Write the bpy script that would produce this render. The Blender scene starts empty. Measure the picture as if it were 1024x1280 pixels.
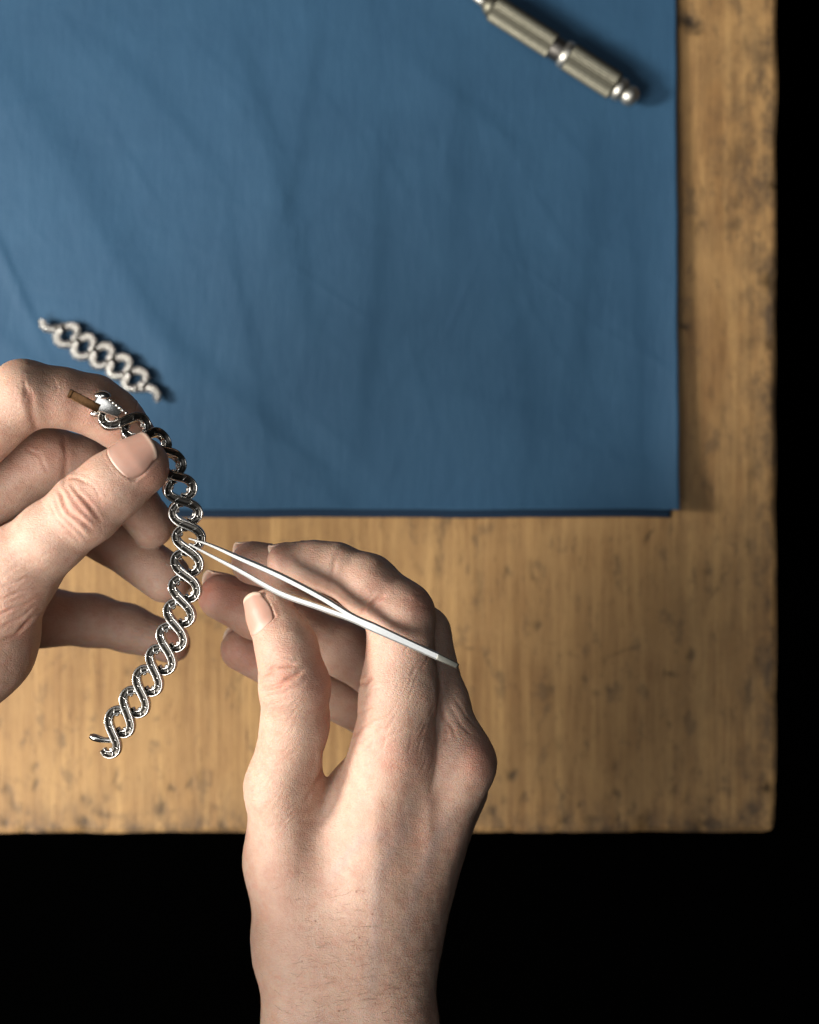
import bpy, bmesh, math, random
import numpy as np
from mathutils import Vector
random.seed(7); rng = np.random.default_rng(7)
S = 0.001                       # millimetres to metres
H, W0, DZ = 700.0, 360.2, 60.0            # camera height and width of the view on the table, in mm

def PX(px, py, z):              # a point at height z (mm) in the place, from its bearing under the camera;
    if z > 30: z = z + DZ       # what the hands carry is DZ higher above the bench than written
    w = W0 * (H - z) / H
    return np.array([(px - 512) / 1024 * w, (640 - py) / 1024 * w, z])
def SC(z): return W0 * (H - z) / H / 1024      # mm per photograph pixel at height z

# ------------------------------------------------------------------ camera, world, light
scn = bpy.context.scene
cam = bpy.data.cameras.new("camera"); camo = bpy.data.objects.new("camera", cam)
scn.collection.objects.link(camo); scn.camera = camo
camo.location = (0, 0, H * S); camo.rotation_euler = (0, 0, 0)
cam.sensor_fit = 'HORIZONTAL'; cam.sensor_width = 36; cam.lens = 36 * H / W0
cam.clip_start = 0.01; cam.clip_end = 20
cam.dof.use_dof = True; cam.dof.focus_distance = (H - DZ - 131) * S; cam.dof.aperture_fstop = 11.5

w = bpy.data.worlds.new("World"); scn.world = w; w.use_nodes = True
w.node_tree.nodes["Background"].inputs[0].default_value = (0.86, 0.93, 1.0, 1)
w.node_tree.nodes["Background"].inputs[1].default_value = 0.012

def area(name, loc, target, size, size_y, power, col):
    l = bpy.data.lights.new(name, 'AREA'); l.shape = 'RECTANGLE'; l.size = size; l.size_y = size_y
    l.energy = power; l.color = col
    o = bpy.data.objects.new(name, l); scn.collection.objects.link(o)
    o.location = loc
    o.rotation_euler = (Vector(target) - Vector(loc)).to_track_quat('-Z', 'Y').to_euler()
    return o
area("window_light", (-1.0, 0.03, 0.60), (0.0, -0.03, 0.1), 0.22, 0.22, 20.5, (1.0, 0.945, 0.875))
area("fill_light", (-0.72, -0.48, 1.0), (0.0, -0.05, 0.1), 0.6, 0.6, 17, (1.0, 0.96, 0.91))  # added fill lamp out of view, softens the shadows of the key
area("overhead_softbox", (-0.04, 0.06, 1.5), (0.0, 0.0, 0.0), 0.6, 0.6, 2.5, (0.95, 0.97, 1.0))  # unseen softbox, added overhead so flat metal faces reflect something bright

scn.view_settings.view_transform = 'Standard'; scn.view_settings.look = 'None'
scn.view_settings.exposure = 0.0; scn.view_settings.gamma = 1
scn.render.engine = 'CYCLES'
scn.cycles.use_denoising = True
scn.cycles.max_bounces = 8

# ------------------------------------------------------------------ helpers
def tag(o, label=None, cat=None, group=None, kind=None):
    if label: o['label'] = label
    if cat: o['category'] = cat
    if group: o['group'] = group
    if kind: o['kind'] = kind
    return o
def empty(name, loc=(0, 0, 0)):
    o = bpy.data.objects.new(name, None); o.empty_display_size = 0.01
    scn.collection.objects.link(o); o.location = loc
    return o
def link(name, me, mat=None, parent=None):
    o = bpy.data.objects.new(name, me); scn.collection.objects.link(o)
    if mat and not me.materials: me.materials.append(mat)
    if parent:
        o.parent = parent
        o.matrix_parent_inverse = __import__('mathutils').Matrix.Translation(-Vector(parent_loc(parent)))
    return o
def parent_loc(p):
    v = Vector((0, 0, 0))
    while p is not None:
        v += p.location; p = p.parent
        break
    return v
def mesh(name, V, F, smooth=True):
    me = bpy.data.meshes.new(name)
    V = np.asarray(V, dtype=float) * S
    me.from_pydata(V.tolist(), [], [tuple(int(i) for i in f) for f in F]); me.update()
    if smooth: me.polygons.foreach_set('use_smooth', [True] * len(me.polygons))
    return me
def nrm(v): v = np.asarray(v, float); return v / (np.linalg.norm(v) + 1e-12)

class MB:
    def __init__(self): self.V = []; self.F = []
    def add(self, V, F):
        n = len(self.V); self.V += [list(map(float, v)) for v in V]
        self.F += [tuple(i + n for i in f) for f in F]
    def tube(self, pts, rad, seg=8, cap=True, up=(0, 0, 1)):
        pts = [np.asarray(p, float) for p in pts]; n = len(pts)
        if np.isscalar(rad): rad = [rad] * n
        V = []
        prev = None
        for i in range(n):
            t = nrm(pts[min(i + 1, n - 1)] - pts[max(i - 1, 0)])
            if prev is None:
                a = np.cross(t, up)
                if np.linalg.norm(a) < 1e-3: a = np.cross(t, (1, 0, 0))
                a = nrm(a)
            else: a = nrm(prev - t * np.dot(prev, t))
            prev = a; b = np.cross(t, a)
            for k in range(seg):
                th = 2 * math.pi * k / seg
                V.append(pts[i] + rad[i] * (math.cos(th) * a + math.sin(th) * b))
        F = []
        for i in range(n - 1):
            for k in range(seg):
                F.append((i * seg + k, i * seg + (k + 1) % seg, (i + 1) * seg + (k + 1) % seg, (i + 1) * seg + k))
        if cap:
            F.append(tuple(range(seg))[::-1]); F.append(tuple((n - 1) * seg + k for k in range(seg)))
        self.add(V, F)
    def ball(self, c, r, seg=8, ring=5, sc=(1, 1, 1)):
        V = [np.array(c) + np.array((0, 0, r * sc[2]))]
        for i in range(1, ring):
            ph = math.pi * i / ring
            for k in range(seg):
                th = 2 * math.pi * k / seg
                V.append(np.array(c) + r * np.array((math.sin(ph) * math.cos(th) * sc[0], math.sin(ph) * math.sin(th) * sc[1], math.cos(ph) * sc[2])))
        V.append(np.array(c) - np.array((0, 0, r * sc[2])))
        F = [(0, 1 + k, 1 + (k + 1) % seg) for k in range(seg)]
        for i in range(ring - 2):
            for k in range(seg):
                F.append((1 + i * seg + k, 1 + (i + 1) * seg + k, 1 + (i + 1) * seg + (k + 1) % seg, 1 + i * seg + (k + 1) % seg))
        l = len(V) - 1; b = 1 + (ring - 2) * seg
        F += [(l, b + (k + 1) % seg, b + k) for k in range(seg)]
        self.add(V, F)
    def box(self, c, X, Y, Z, hx, hy, hz, taper=1.0):
        X, Y, Z = nrm(X), nrm(Y), nrm(Z); c = np.asarray(c, float); V = []
        for sx in (-1, 1):
            t = taper if sx > 0 else 1.0
            for sy in (-1, 1):
                for sz in (-1, 1): V.append(c + X * hx * sx + Y * hy * sy * t + Z * hz * sz * t)
        F = [(0, 1, 3, 2), (4, 6, 7, 5), (0, 4, 5, 1), (2, 3, 7, 6), (0, 2, 6, 4), (1, 5, 7, 3)]
        self.add(V, F)
    def build(self, name, mat, parent=None, smooth=True, bevel=0):
        me = mesh(name, self.V, self.F, smooth)
        o = link(name, me, mat, parent)
        if bevel:
            bm = bmesh.new(); bm.from_mesh(me)
            bmesh.ops.bevel(bm, geom=bm.edges[:], offset=bevel * S, segments=2, affect='EDGES', profile=0.6)
            bm.to_mesh(me); bm.free()
            me.polygons.foreach_set('use_smooth', [True] * len(me.polygons))
        return o

# ------------------------------------------------------------------ materials
class NT:
    def __init__(self, name):
        self.m = bpy.data.materials.new(name); self.m.use_nodes = True
        self.t = self.m.node_tree; self.b = self.t.nodes["Principled BSDF"]
    def n(self, typ, **kw):
        nd = self.t.nodes.new(typ)
        for k, v in kw.items():
            if k.startswith('i_'):
                key = k[2:]; key = int(key) if key.isdigit() else key.replace('_', ' ')
                if isinstance(v, bpy.types.NodeSocket): self.t.links.new(v, nd.inputs[key])
                else: nd.inputs[key].default_value = v
            else: setattr(nd, k, v)
        return nd
    def l(self, a, b): self.t.links.new(a, b)
    def ramp(self, fac, stops):
        r = self.n('ShaderNodeValToRGB', i_Fac=fac)
        e = r.color_ramp.elements
        while len(e) < len(stops): e.new(0.5)
        for el, (p, c) in zip(e, stops):
            el.position = p; el.color = (*c, 1) if not np.isscalar(c) else (c, c, c, 1)
        return r.outputs['Color']
    def mix(self, fac, a, b, blend='MIX'):
        m = self.n('ShaderNodeMix', data_type='RGBA', blend_type=blend)
        for s, v in ((m.inputs[0], fac), (m.inputs[6], a), (m.inputs[7], b)):
            if isinstance(v, bpy.types.NodeSocket): self.l(v, s)
            elif np.isscalar(v): s.default_value = v
            else: s.default_value = (*v, 1)
        return m.outputs[2]
    def math(self, op, a, b=0.0, clamp=False):
        m = self.n('ShaderNodeMath', operation=op, use_clamp=clamp)
        for s, v in ((m.inputs[0], a), (m.inputs[1], b)):
            if isinstance(v, bpy.types.NodeSocket): self.l(v, s)
            else: s.default_value = v
        return m.outputs[0]
    def coords(self, scale=(1, 1, 1), rot=(0, 0, 0)):
        tc = self.n('ShaderNodeTexCoord')
        mp = self.n('ShaderNodeMapping', i_Vector=tc.outputs['Object']); mp.inputs['Scale'].default_value = scale
        mp.inputs['Rotation'].default_value = rot
        return mp.outputs[0]
    def noise(self, vec, scale, detail=3, rough=0.5, dist=0):
        return self.n('ShaderNodeTexNoise', i_Vector=vec, i_Scale=scale, i_Detail=detail, i_Roughness=rough, i_Distortion=dist).outputs['Fac']
    def attr(self, name): return self.n('ShaderNodeAttribute', attribute_name=name).outputs['Fac']
    def bump(self, h, dist, strength=1.0, normal=None):
        b = self.n('ShaderNodeBump', i_Height=h, i_Distance=dist, i_Strength=strength)
        if normal is not None: self.l(normal, b.inputs['Normal'])
        return b.outputs[0]
    def set(self, **kw):
        for k, v in kw.items():
            s = self.b.inputs[k.replace('_', ' ')]
            if isinstance(v, bpy.types.NodeSocket): self.l(v, s)
            else: s.default_value = v

def mat_skin():
    q = NT('skin')
    c1 = q.coords()
    big = q.noise(c1, 38, 3, 0.55); mott = q.noise(c1, 220, 4, 0.65); fine = q.noise(c1, 1300, 2, 0.6)
    base = q.mix(q.ramp(big, [(0.3, 0.0), (0.7, 1.0)]), (0.44, 0.285, 0.208), (0.535, 0.362, 0.275))
    base = q.mix(q.math('MULTIPLY', q.ramp(mott, [(0.42, 0.0), (0.68, 1.0)]), 0.65), base, (0.43, 0.225, 0.16))
    base = q.mix(q.math('MULTIPLY', q.ramp(fine, [(0.45, 0.0), (0.75, 1.0)]), 0.25), base, (0.60, 0.43, 0.335))
    base = q.mix(q.math('MULTIPLY', q.attr('red'), 0.72), base, (0.49, 0.17, 0.115))
    base = q.mix(q.math('MULTIPLY', q.attr('vein'), 0.34), base, (0.34, 0.27, 0.25))
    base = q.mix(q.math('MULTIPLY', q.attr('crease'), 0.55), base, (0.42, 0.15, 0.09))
    # hair follicles, only where the skin carries hair
    vf = q.n('ShaderNodeTexVoronoi', i_Vector=c1, i_Scale=370.0, feature='F1')
    dots = q.ramp(vf.outputs['Distance'], [(0.07, 1.0), (0.19, 0.0)])
    sel = q.ramp(q.noise(c1, 420, 1), [(0.46, 0.0), (0.58, 1.0)])
    dots = q.math('MULTIPLY', q.math('MULTIPLY', dots, sel), q.attr('hairy'))
    base = q.mix(q.math('MULTIPLY', dots, 0.75), base, (0.21, 0.085, 0.05))
    # relief
    v1 = q.n('ShaderNodeTexVoronoi', i_Vector=q.coords((1, 1.9, 1)), i_Scale=760.0, feature='DISTANCE_TO_EDGE').outputs['Distance']
    v2 = q.n('ShaderNodeTexVoronoi', i_Vector=q.coords((1.6, 1, 1), (0, 0, 0.6)), i_Scale=1150.0, feature='DISTANCE_TO_EDGE').outputs['Distance']
    cr = q.noise(q.coords((0.25, 1.5, 1)), 620, 5, 0.7, 0.8)
    h = q.math('ADD', q.math('MULTIPLY', q.ramp(v1, [(0.0, 0.0), (0.22, 1.0)]), 0.40), q.math('MULTIPLY', q.ramp(v2, [(0.0, 0.0), (0.2, 1.0)]), 0.35))
    h = q.math('ADD', h, q.math('MULTIPLY', cr, 1.5))
    h = q.math('ADD', h, q.math('MULTIPLY', mott, 0.35))
    n1 = q.bump(h, 0.00014, 0.8)
    rough = q.math('ADD', 0.43, q.math('MULTIPLY', fine, 0.2))
    q.set(Base_Color=base, Roughness=rough, Subsurface_Weight=0.5, Subsurface_Scale=0.002, Specular_IOR_Level=0.5, Normal=n1)
    q.b.inputs['Subsurface Radius'].default_value = (1.0, 0.34, 0.17)
    return q.m
def mat_nail():
    q = NT('fingernail'); c = q.coords()
    base = q.mix(q.attr('edge'), (0.40, 0.235, 0.178), (0.58, 0.44, 0.34))
    base = q.mix(q.math('MULTIPLY', q.attr('lunula'), 0.9), base, (0.60, 0.42, 0.35))
    base = q.mix(q.math('MULTIPLY', q.noise(c, 300, 3), 0.25), base, (0.50, 0.27, 0.21))
    q.set(Base_Color=base, Roughness=0.46, Subsurface_Weight=0.3, Subsurface_Scale=0.0015, Specular_IOR_Level=0.35,
          Normal=q.bump(q.noise(c, 700, 2), 0.00006, 0.5))
    q.b.inputs['Subsurface Radius'].default_value = (1.0, 0.4, 0.25)
    return q.m
def mat_metal(name, col, rough, bump=0.0, scale=600, grime=0.0):
    q = NT(name); c = q.coords()
    nz = q.noise(c, scale, 4, 0.6)
    base = q.mix(q.math('MULTIPLY', q.ramp(nz, [(0.45, 0.0), (0.7, 1.0)]), grime), col, tuple(x * 0.25 for x in col))
    q.set(Base_Color=base, Metallic=1.0, Roughness=q.math('ADD', rough, q.math('MULTIPLY', nz, rough * 0.6)))
    if bump: q.set(Normal=q.bump(nz, bump, 0.6))
    return q.m
def mat_plain(name, col, rough, spec=0.5, noise=0.2, scale=120):
    q = NT(name); c = q.coords()
    q.set(Base_Color=q.mix(q.math('MULTIPLY', q.noise(c, scale, 4), noise), col, tuple(x * 0.4 for x in col)), Roughness=rough, Specular_IOR_Level=spec)
    return q.m
def mat_paper():
    q = NT('blue_paper'); c = q.coords()
    fib = q.noise(q.coords((1.6, 0.28, 1)), 240, 5, 0.6); cl = q.noise(c, 26, 4, 0.55)
    base = q.mix(q.ramp(cl, [(0.3, 0.0), (0.7, 1.0)]), (0.016, 0.061, 0.121), (0.021, 0.073, 0.139))
    base = q.mix(q.math('MULTIPLY', q.ramp(fib, [(0.4, 0.0), (0.7, 1.0)]), 0.12), base, (0.027, 0.086, 0.146))
    h = q.math('ADD', fib, q.math('MULTIPLY', q.noise(q.coords((1.0, 0.8, 1)), 70, 5, 0.6), 2.2))
    q.set(Base_Color=base, Roughness=0.62, Specular_IOR_Level=0.3, Sheen_Weight=0.1, Normal=q.bump(h, 0.0004, 0.4))
    return q.m
def mat_wood(name, dark=1.0):
    q = NT(name); c = q.coords()
    g = q.noise(q.coords((1.0, 0.045, 1.0)), 160, 5, 0.62, 0.5)
    g2 = q.noise(q.coords((1.0, 0.03, 1.0)), 620, 4, 0.7, 0.2)
    pore = q.noise(q.coords((1.0, 0.12, 1.0)), 900, 3, 0.7)
    blot = q.noise(c, 22, 4, 0.6, 0.4)
    base = q.mix(q.ramp(g, [(0.32, 0.0), (0.68, 1.0)]), (0.225, 0.12, 0.044), (0.45, 0.272, 0.108))
    base = q.mix(q.math('MULTIPLY', q.ramp(g2, [(0.42, 0.0), (0.62, 1.0)]), 0.6), base, (0.24, 0.125, 0.048))
    base = q.mix(q.math('MULTIPLY', q.ramp(blot, [(0.4, 0.0), (0.72, 1.0)]), 0.42), base, (0.48, 0.30, 0.125))
    base = q.mix(q.math('MULTIPLY', q.ramp(pore, [(0.58, 0.0), (0.70, 1.0)]), 0.7), base, (0.13, 0.07, 0.03))
    dirt = q.noise(q.coords((1.0, 0.5, 1.0)), 95, 6, 0.72)
    base = q.mix(q.math('MULTIPLY', q.ramp(dirt, [(0.56, 0.0), (0.63, 1.0)]), 0.5), base, (0.115, 0.075, 0.04))
    wear = q.math('MULTIPLY', q.attr('grime'), q.ramp(q.noise(q.coords((1.2, 0.7, 1.0)), 75, 6, 0.75), [(0.40, 0.0), (0.62, 1.0)]), True)
    base = q.mix(q.math('MULTIPLY', wear, 0.85), base, (0.055, 0.04, 0.028))
    base = q.mix(q.attr('stain'), base, (0.022, 0.017, 0.012))
    if dark != 1.0: base = q.mix(1.0, base, (dark, dark, dark), 'MULTIPLY')
    q.set(Base_Color=base, Roughness=0.55, Specular_IOR_Level=0.3, Normal=q.bump(q.math('ADD', g, pore), 0.0004, 0.5))
    return q.m
M = dict(skin=mat_skin(), nail=mat_nail(), paper=mat_paper(), wood=mat_wood('pine_wood'),
         silver=mat_metal('polished_white_gold', (0.66, 0.64, 0.60), 0.17, 0.00004, 900, 0.15),
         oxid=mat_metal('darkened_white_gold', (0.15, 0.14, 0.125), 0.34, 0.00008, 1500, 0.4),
         brass=mat_metal('worn_brass', (0.12, 0.062, 0.028), 0.22, 0.00003, 900, 0.35),
         steel=mat_metal('brushed_steel', (0.80, 0.80, 0.77), 0.30, 0.00002, 1400, 0.05),
         dsteel=mat_metal('dull_steel', (0.24, 0.24, 0.21), 0.40, 0.00003, 900, 0.2),
         knurl=mat_metal('knurled_nickel', (0.25, 0.24, 0.185), 0.42, 0.00004, 900, 0.35),
         chrome=mat_metal('chrome', (0.50, 0.49, 0.44), 0.34, 0.00002, 900, 0.05),
         dark=mat_plain('dark_floor', (0.0005, 0.0005, 0.0005), 1.0, 0.0),
         dwood=mat_plain('dark_painted_wood', (0.03, 0.025, 0.02), 0.7, 0.2),
         hair=mat_plain('hair', (0.10, 0.055, 0.03), 0.5, 0.3))
def mat_gem():
    q = NT('small_diamond'); c = q.coords()
    q.set(Base_Color=(0.80, 0.79, 0.75, 1), Metallic=0.5, Roughness=0.2, IOR=2.0); return q.m
M['gem'] = mat_gem()
M['dull'] = mat_metal('frosted_white_gold', (0.30, 0.29, 0.265), 0.27, 0.00015, 900, 0.9)
M['shade_blue'] = mat_plain('shade_blue_paper', (0.006, 0.022, 0.048), 0.7, 0.2)  # shade below the wrinkled sheet's edge is put into this dark blue

# ------------------------------------------------------------------ floor and workbench
fl = MB(); fl.add([(-3000, -3000, -720), (3000, -3000, -720), (3000, 3000, -720), (-3000, 3000, -720)], [(0, 1, 2, 3)])
tag(fl.build('floor', M['dark'], smooth=False), kind='structure')

bench = empty('workbench', tuple(np.array(PX(450, 560, 0)) * S * np.array((1, 1, 0)) + np.array((0, 0, -0.72))))
tag(bench, 'worn pale wooden workbench with dents and dark stains along its edge', 'workbench')
def pxl(*a): return PX(*a, 0)
X1 = pxl(972, 0)[0]; Y0 = pxl(0, 1042)[1]; X0 = -420.0; Y1 = 420.0
def bench_top():
    st = 1.1
    xs = np.arange(X1, -215, -st)[::-1]; ys = np.arange(Y0, 230, st)
    xs = np.concatenate([[X0], xs]); ys = np.concatenate([ys, [Y1]])
    gx, gy = np.meshgrid(xs, ys)
    px = gx / SC(0) + 512; py = 640 - gy / SC(0)
    z = np.zeros_like(gx)
    # round edges and corner
    def nz(f, s): # cheap smooth noise
        r = np.random.default_rng(s); a = 0
        for k in range(7):
            kx, ky = r.normal(0, f, 2); a = a + np.sin(gx * kx + gy * ky + r.uniform(0, 6.28))
        return a / 3
    dr = X1 - gx; db = gy - Y0
    R = 2.6 + 1.2 * nz(0.05, 3)
    R = np.clip(R, 1.2, 5)
    e = np.minimum(dr, db)
    z -= np.where(dr < R, R - np.sqrt(np.maximum(R * R - (R - dr) ** 2, 0)), 0)
    z -= np.where(db < R, R - np.sqrt(np.maximum(R * R - (R - db) ** 2, 0)), 0)
    z += 0.12 * nz(0.04, 5)
    Rc = 6.0; cx_, cy_ = X1 - Rc, Y0 + Rc; ox, oy = gx - cx_, gy - cy_; rad_ = np.hypot(ox, oy) + 1e-9
    k_ = np.where((ox > 0) & (oy < 0) & (rad_ > Rc), Rc / rad_, 1.0); z -= np.where(k_ < 1, (rad_ - Rc) * 1.2, 0)
    ex = 0.35 * nz(0.12, 41) * np.exp(-dr / 4); ey = 0.35 * nz(0.12, 42) * np.exp(-db / 4)
    gx2 = cx_ + ox * k_ + ex; gy2 = cy_ + oy * k_ + ey
    stain = np.zeros_like(gx); grime = np.zeros_like(gx)
    r = np.random.default_rng(11)
    grime = 1.3 * np.exp(-dr / 8) + 1.3 * np.exp(-db / 8) + 0.10 * (px > 830) + 0.10
    grime += 0.8 * np.exp(-((px - 960) ** 2 + (py - 1030) ** 2) / 60 ** 2) + 0.45 * np.exp(-((px - 930) ** 2 / 50 ** 2 + (py - 190) ** 2 / 100 ** 2))
    marks = [(862, 28, 17, 8, .95, .3), (872, 40, 10, 4, .6, 0), (855, 407, 7, 4, .8, 0), (958, 985, 7, 6, .8, .3), (936, 865, 4, 20, .35, 0),
             (838, 843, 8, 3, .6, .2), (731, 850, 3, 7, .6, 0), (745, 868, 4, 4, .4, 0), (760, 862, 5, 4, .5, 0), (640, 968, 6, 7, .6, .3),
             (706, 1028, 7, 8, .5, .2), (740, 1026, 8, 7, .5, .3), (808, 1025, 9, 12, .5, .2), (885, 1030, 22, 7, .5, .2), (630, 1000, 5, 5, .3, 0),
             (600, 735, 4, 26, .3, 0), (548, 705, 3, 30, .25, 0), (668, 720, 3, 14, .4, -.5), (885, 714, 5, 4, .4, 0), (105, 1028, 12, 6, .6, .4),
             (45, 980, 4, 8, .55, .1), (44, 957, 4, 3, .5, 0), (148, 983, 6, 3, .4, .5), (202, 1010, 4, 7, .5, 0), (130, 1018, 20, 4, .35, .2),
             (270, 1010, 7, 4, .4, 0), (10, 985, 4, 5, .4, 0), (15, 1000, 3, 18, .35, -.4), (845, 935, 5, 4, .3, .3), (300, 870, 3, 18, .2, 0),
             (180, 820, 3, 30, .2, 0), (925, 190, 14, 22, .3, .5), (918, 280, 10, 5, .3, -.6), (962, 350, 8, 10, .5, 0), (940, 425, 8, 10, .3, 0),
             (905, 520, 5, 20, .3, 0), (700, 930, 4, 8, .25, 0), (575, 700, 3, 6, .3, 0), (770, 965, 3, 10, .2, 0), (940, 590, 4, 30, .25, 0)]
    for i in range(80):
        marks.append((r.uniform(0, 965), r.choice([r.uniform(650, 1040), r.uniform(960, 1038)]), r.uniform(1.5, 5), r.uniform(2, 10), r.uniform(.15, .6), r.uniform(-.5, .5)))
    for i in range(26):
        marks.append((r.uniform(855, 968), r.uniform(0, 640), r.uniform(2, 5), r.uniform(3, 12), r.uniform(.1, .4), r.uniform(-.6, .6)))
    for i in range(34):
        marks.append((r.uniform(0, 965), r.uniform(650, 1035), r.uniform(0.8, 1.4), r.uniform(8, 26), r.uniform(.2, .55), r.uniform(-1.5, 1.5)))
    jx = 2.2 * nz(0.9, 31); jy = 2.2 * nz(0.9, 32)
    for (mx, my, rx, ry, a, t) in marks:
        dx = px + jx - mx; dy = py + jy - my
        u = (dx * math.cos(t) + dy * math.sin(t)) / rx; v = (-dx * math.sin(t) + dy * math.cos(t)) / ry
        gss = min(a * 1.35, 0.95) * np.exp(-(u * u + v * v))
        stain = np.maximum(stain, gss); z -= 0.35 * gss
    for (mx, my, rr) in [(965, 350, 9), (968, 985, 7), (966, 430, 6), (808, 1040, 14), (700, 1042, 7), (105, 1042, 9), (640, 1043, 6), (970, 870, 8), (969, 230, 5), (880, 1041, 10), (30, 1042, 8)]:
        z -= 1.1 * np.exp(-(((px - mx) ** 2 + (py - my) ** 2) / rr ** 2))
    ny, nx = gx.shape
    V = np.stack([gx2, gy2, z], -1).reshape(-1, 3)
    idx = np.arange(nx * ny).reshape(ny, nx)
    F = np.stack([idx[:-1, :-1], idx[:-1, 1:], idx[1:, 1:], idx[1:, :-1]], -1).reshape(-1, 4)
    V = V.tolist(); F = F.tolist()
    # sides and underside
    T = 32.0
    def skirt(ids):
        n = len(V)
        for i in ids: V.append([V[i][0], V[i][1], -T])
        for k in range(len(ids) - 1): F.append([ids[k], n + k, n + k + 1, ids[k + 1]])
        return n
    skirt(idx[0, ::-1].tolist()); skirt(idx[:, -1][::-1].tolist()); skirt(idx[-1].tolist()); skirt(idx[:, 0].tolist())
    n = len(V)
    V += [[X0, Y0, -T], [X1, Y0, -T], [X1, Y1, -T], [X0, Y1, -T]]; F.append([n, n + 3, n + 2, n + 1])
    me = mesh('bench_top', V, F)
    k = len(V) - nx * ny
    for nm, a in (('stain', stain), ('grime', grime)):
        at = me.attributes.new(nm, 'FLOAT', 'POINT'); at.data.foreach_set('value', np.concatenate([np.clip(a.ravel(), 0, 1), np.zeros(k)]))
    return link('bench_top', me, M['wood'], bench)
bench_top()
ap = MB(); ap.box(((X0 + X1) / 2, Y0 + 14, -75), (1, 0, 0), (0, 1, 0), (0, 0, 1), (X1 - X0) / 2 - 25, 9, 42.6); ap.build('apron', M['dwood'], bench, False)
ap = MB(); ap.box((X1 - 14, (Y0 + Y1) / 2, -75), (0, 1, 0), (1, 0, 0), (0, 0, 1), (Y1 - Y0) / 2 - 25, 9, 42.6); ap.build('apron', M['dwood'], bench, False)
for (lx, ly) in ((X1 - 40, Y0 + 40), (X0 + 40, Y0 + 40), (X1 - 40, Y1 - 40), (X0 + 40, Y1 - 40)):
    ap = MB(); ap.box((lx, ly, -376), (0, 0, 1), (1, 0, 0), (0, 1, 0), 343.5, 24, 24); ap.build('leg', M['dwood'], bench, False)

# ------------------------------------------------------------------ blue paper
def paper(name, label, xr, yb, zbase, seed, lift, thick=0.12, mat='paper'):
    st = 1.25
    pl, pt = -150, -170
    nx = int((xr - pl) * SC(0) / st); ny = int((yb - pt) * SC(0) / st)
    u = np.linspace(0, 1, nx); v = np.linspace(0, 1, ny)
    uu, vv = np.meshgrid(u, v)
    px = pl + (xr - pl) * uu; py = pt + (yb - pt) * vv
    px = px + uu * (py - 320) / 320 * 2.0 * 0.5
    z = np.zeros_like(px) + zbase
    def ridge(x0, y0, x1, y1, wd, a, asym=0.5):
        d = nrm((x1 - x0, y1 - y0)); L = math.hypot(x1 - x0, y1 - y0)
        t = (px - x0) * d[0] + (py - y0) * d[1]; s = -(px - x0) * d[1] + (py - y0) * d[0]
        s = s + 5 * np.sin(t / 71 + x0)
        env = 1 / (1 + np.exp(-(t) / 22)) / (1 + np.exp((t - L) / 22))
        ww = np.where(s > 0, wd * (1 + asym), wd * (1 - asym))
        return 0.42 * a * env * np.exp(-(s / ww) ** 2)
    if lift:
        R = [(-20, 60, 230, 480, 60, 2.6), (300, 60, 380, 420, 38, 1.9), (395, 40, 330, 330, 26, 1.3), (470, 180, 440, 560, 34, 1.5), (560, 30, 560, 330, 40, 1.5),
             (620, 260, 650, 600, 44, 1.4), (740, 150, 700, 500, 36, 1.2), (200, 420, 430, 640, 38, 1.8), (120, 60, 260, 210, 34, 1.2), (520, 480, 780, 560, 30, 0.9),
             (380, 560, 620, 520, 26, 0.8), (700, 560, 845, 600, 26, 0.9), (520, 70, 650, 200, 22, 0.8), (780, 300, 800, 620, 24, 1.0), (280, 250, 330, 600, 26, 1.0),
             (-30, 260, 60, 430, 9, 1.1), (0, 420, 200, 620, 22, 1.0)]
        for a in R: z = z + ridge(*a)
        r = np.random.default_rng(seed)
        for k in range(420):
            x0 = r.uniform(-100, 840); y0 = r.uniform(-100, 620); an = r.normal(1.4, 0.8); L = r.uniform(14, 110)
            z = z + ridge(x0, y0, x0 + L * math.cos(an), y0 + L * math.sin(an), r.uniform(3, 11), r.uniform(0.04, 0.42) * r.choice([-0.6, 1]))
        # the sheet springs up along its free edges
        er = (xr - px); eb = (yb - py)
        z += 4.6 * np.exp(-er / 40) * (0.35 + 0.65 * np.clip(py / 640, 0, 1)) + 2.6 * np.exp(-eb / 30)
        z += 1.0 * np.sin(px / 95.0) * np.exp(-eb / 40) + 0.5
        # flat where things lie on it
        for (cx, cy, rx, ry) in ((690, 60, 130, 80), (130, 455, 70, 60)):
            g = np.exp(-(((px - cx) / rx) ** 2 + ((py - cy) / ry) ** 2) ** 2)
            z = z * (1 - 0.8 * g) + (zbase + 0.9) * 0.8 * g
    gx = (px - 512) * SC(0) + uu ** 8 * (0.16 * np.sin(py / 37) + 0.08 * np.sin(py / 14 + 1)); gy = (640 - py) * SC(0) + vv ** 8 * (0.16 * np.sin(px / 53) + 0.08 * np.sin(px / 21 + 2))
    V = np.stack([gx, gy, z], -1).reshape(-1, 3)
    idx = np.arange(nx * ny).reshape(ny, nx)
    F = np.stack([idx[:-1, :-1], idx[1:, :-1], idx[1:, 1:], idx[:-1, 1:]], -1).reshape(-1, 4)
    me = mesh(name, V, F)
    o = link(name, me, M[mat])
    md = o.modifiers.new('thickness', 'SOLIDIFY'); md.thickness = thick * S; md.offset = 1
    return tag(o, label, 'paper'), z
paper('paper_sheet', 'lower sheet, shade painted into its dark blue, peeking out under the bottom edge of the wrinkled one', 838, 647, 0.35, 3, False, mat='shade_blue')
paper('paper_sheet', 'large wrinkled blue paper sheet lying on the wooden workbench', 845, 637, 0.9, 4, True)

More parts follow.
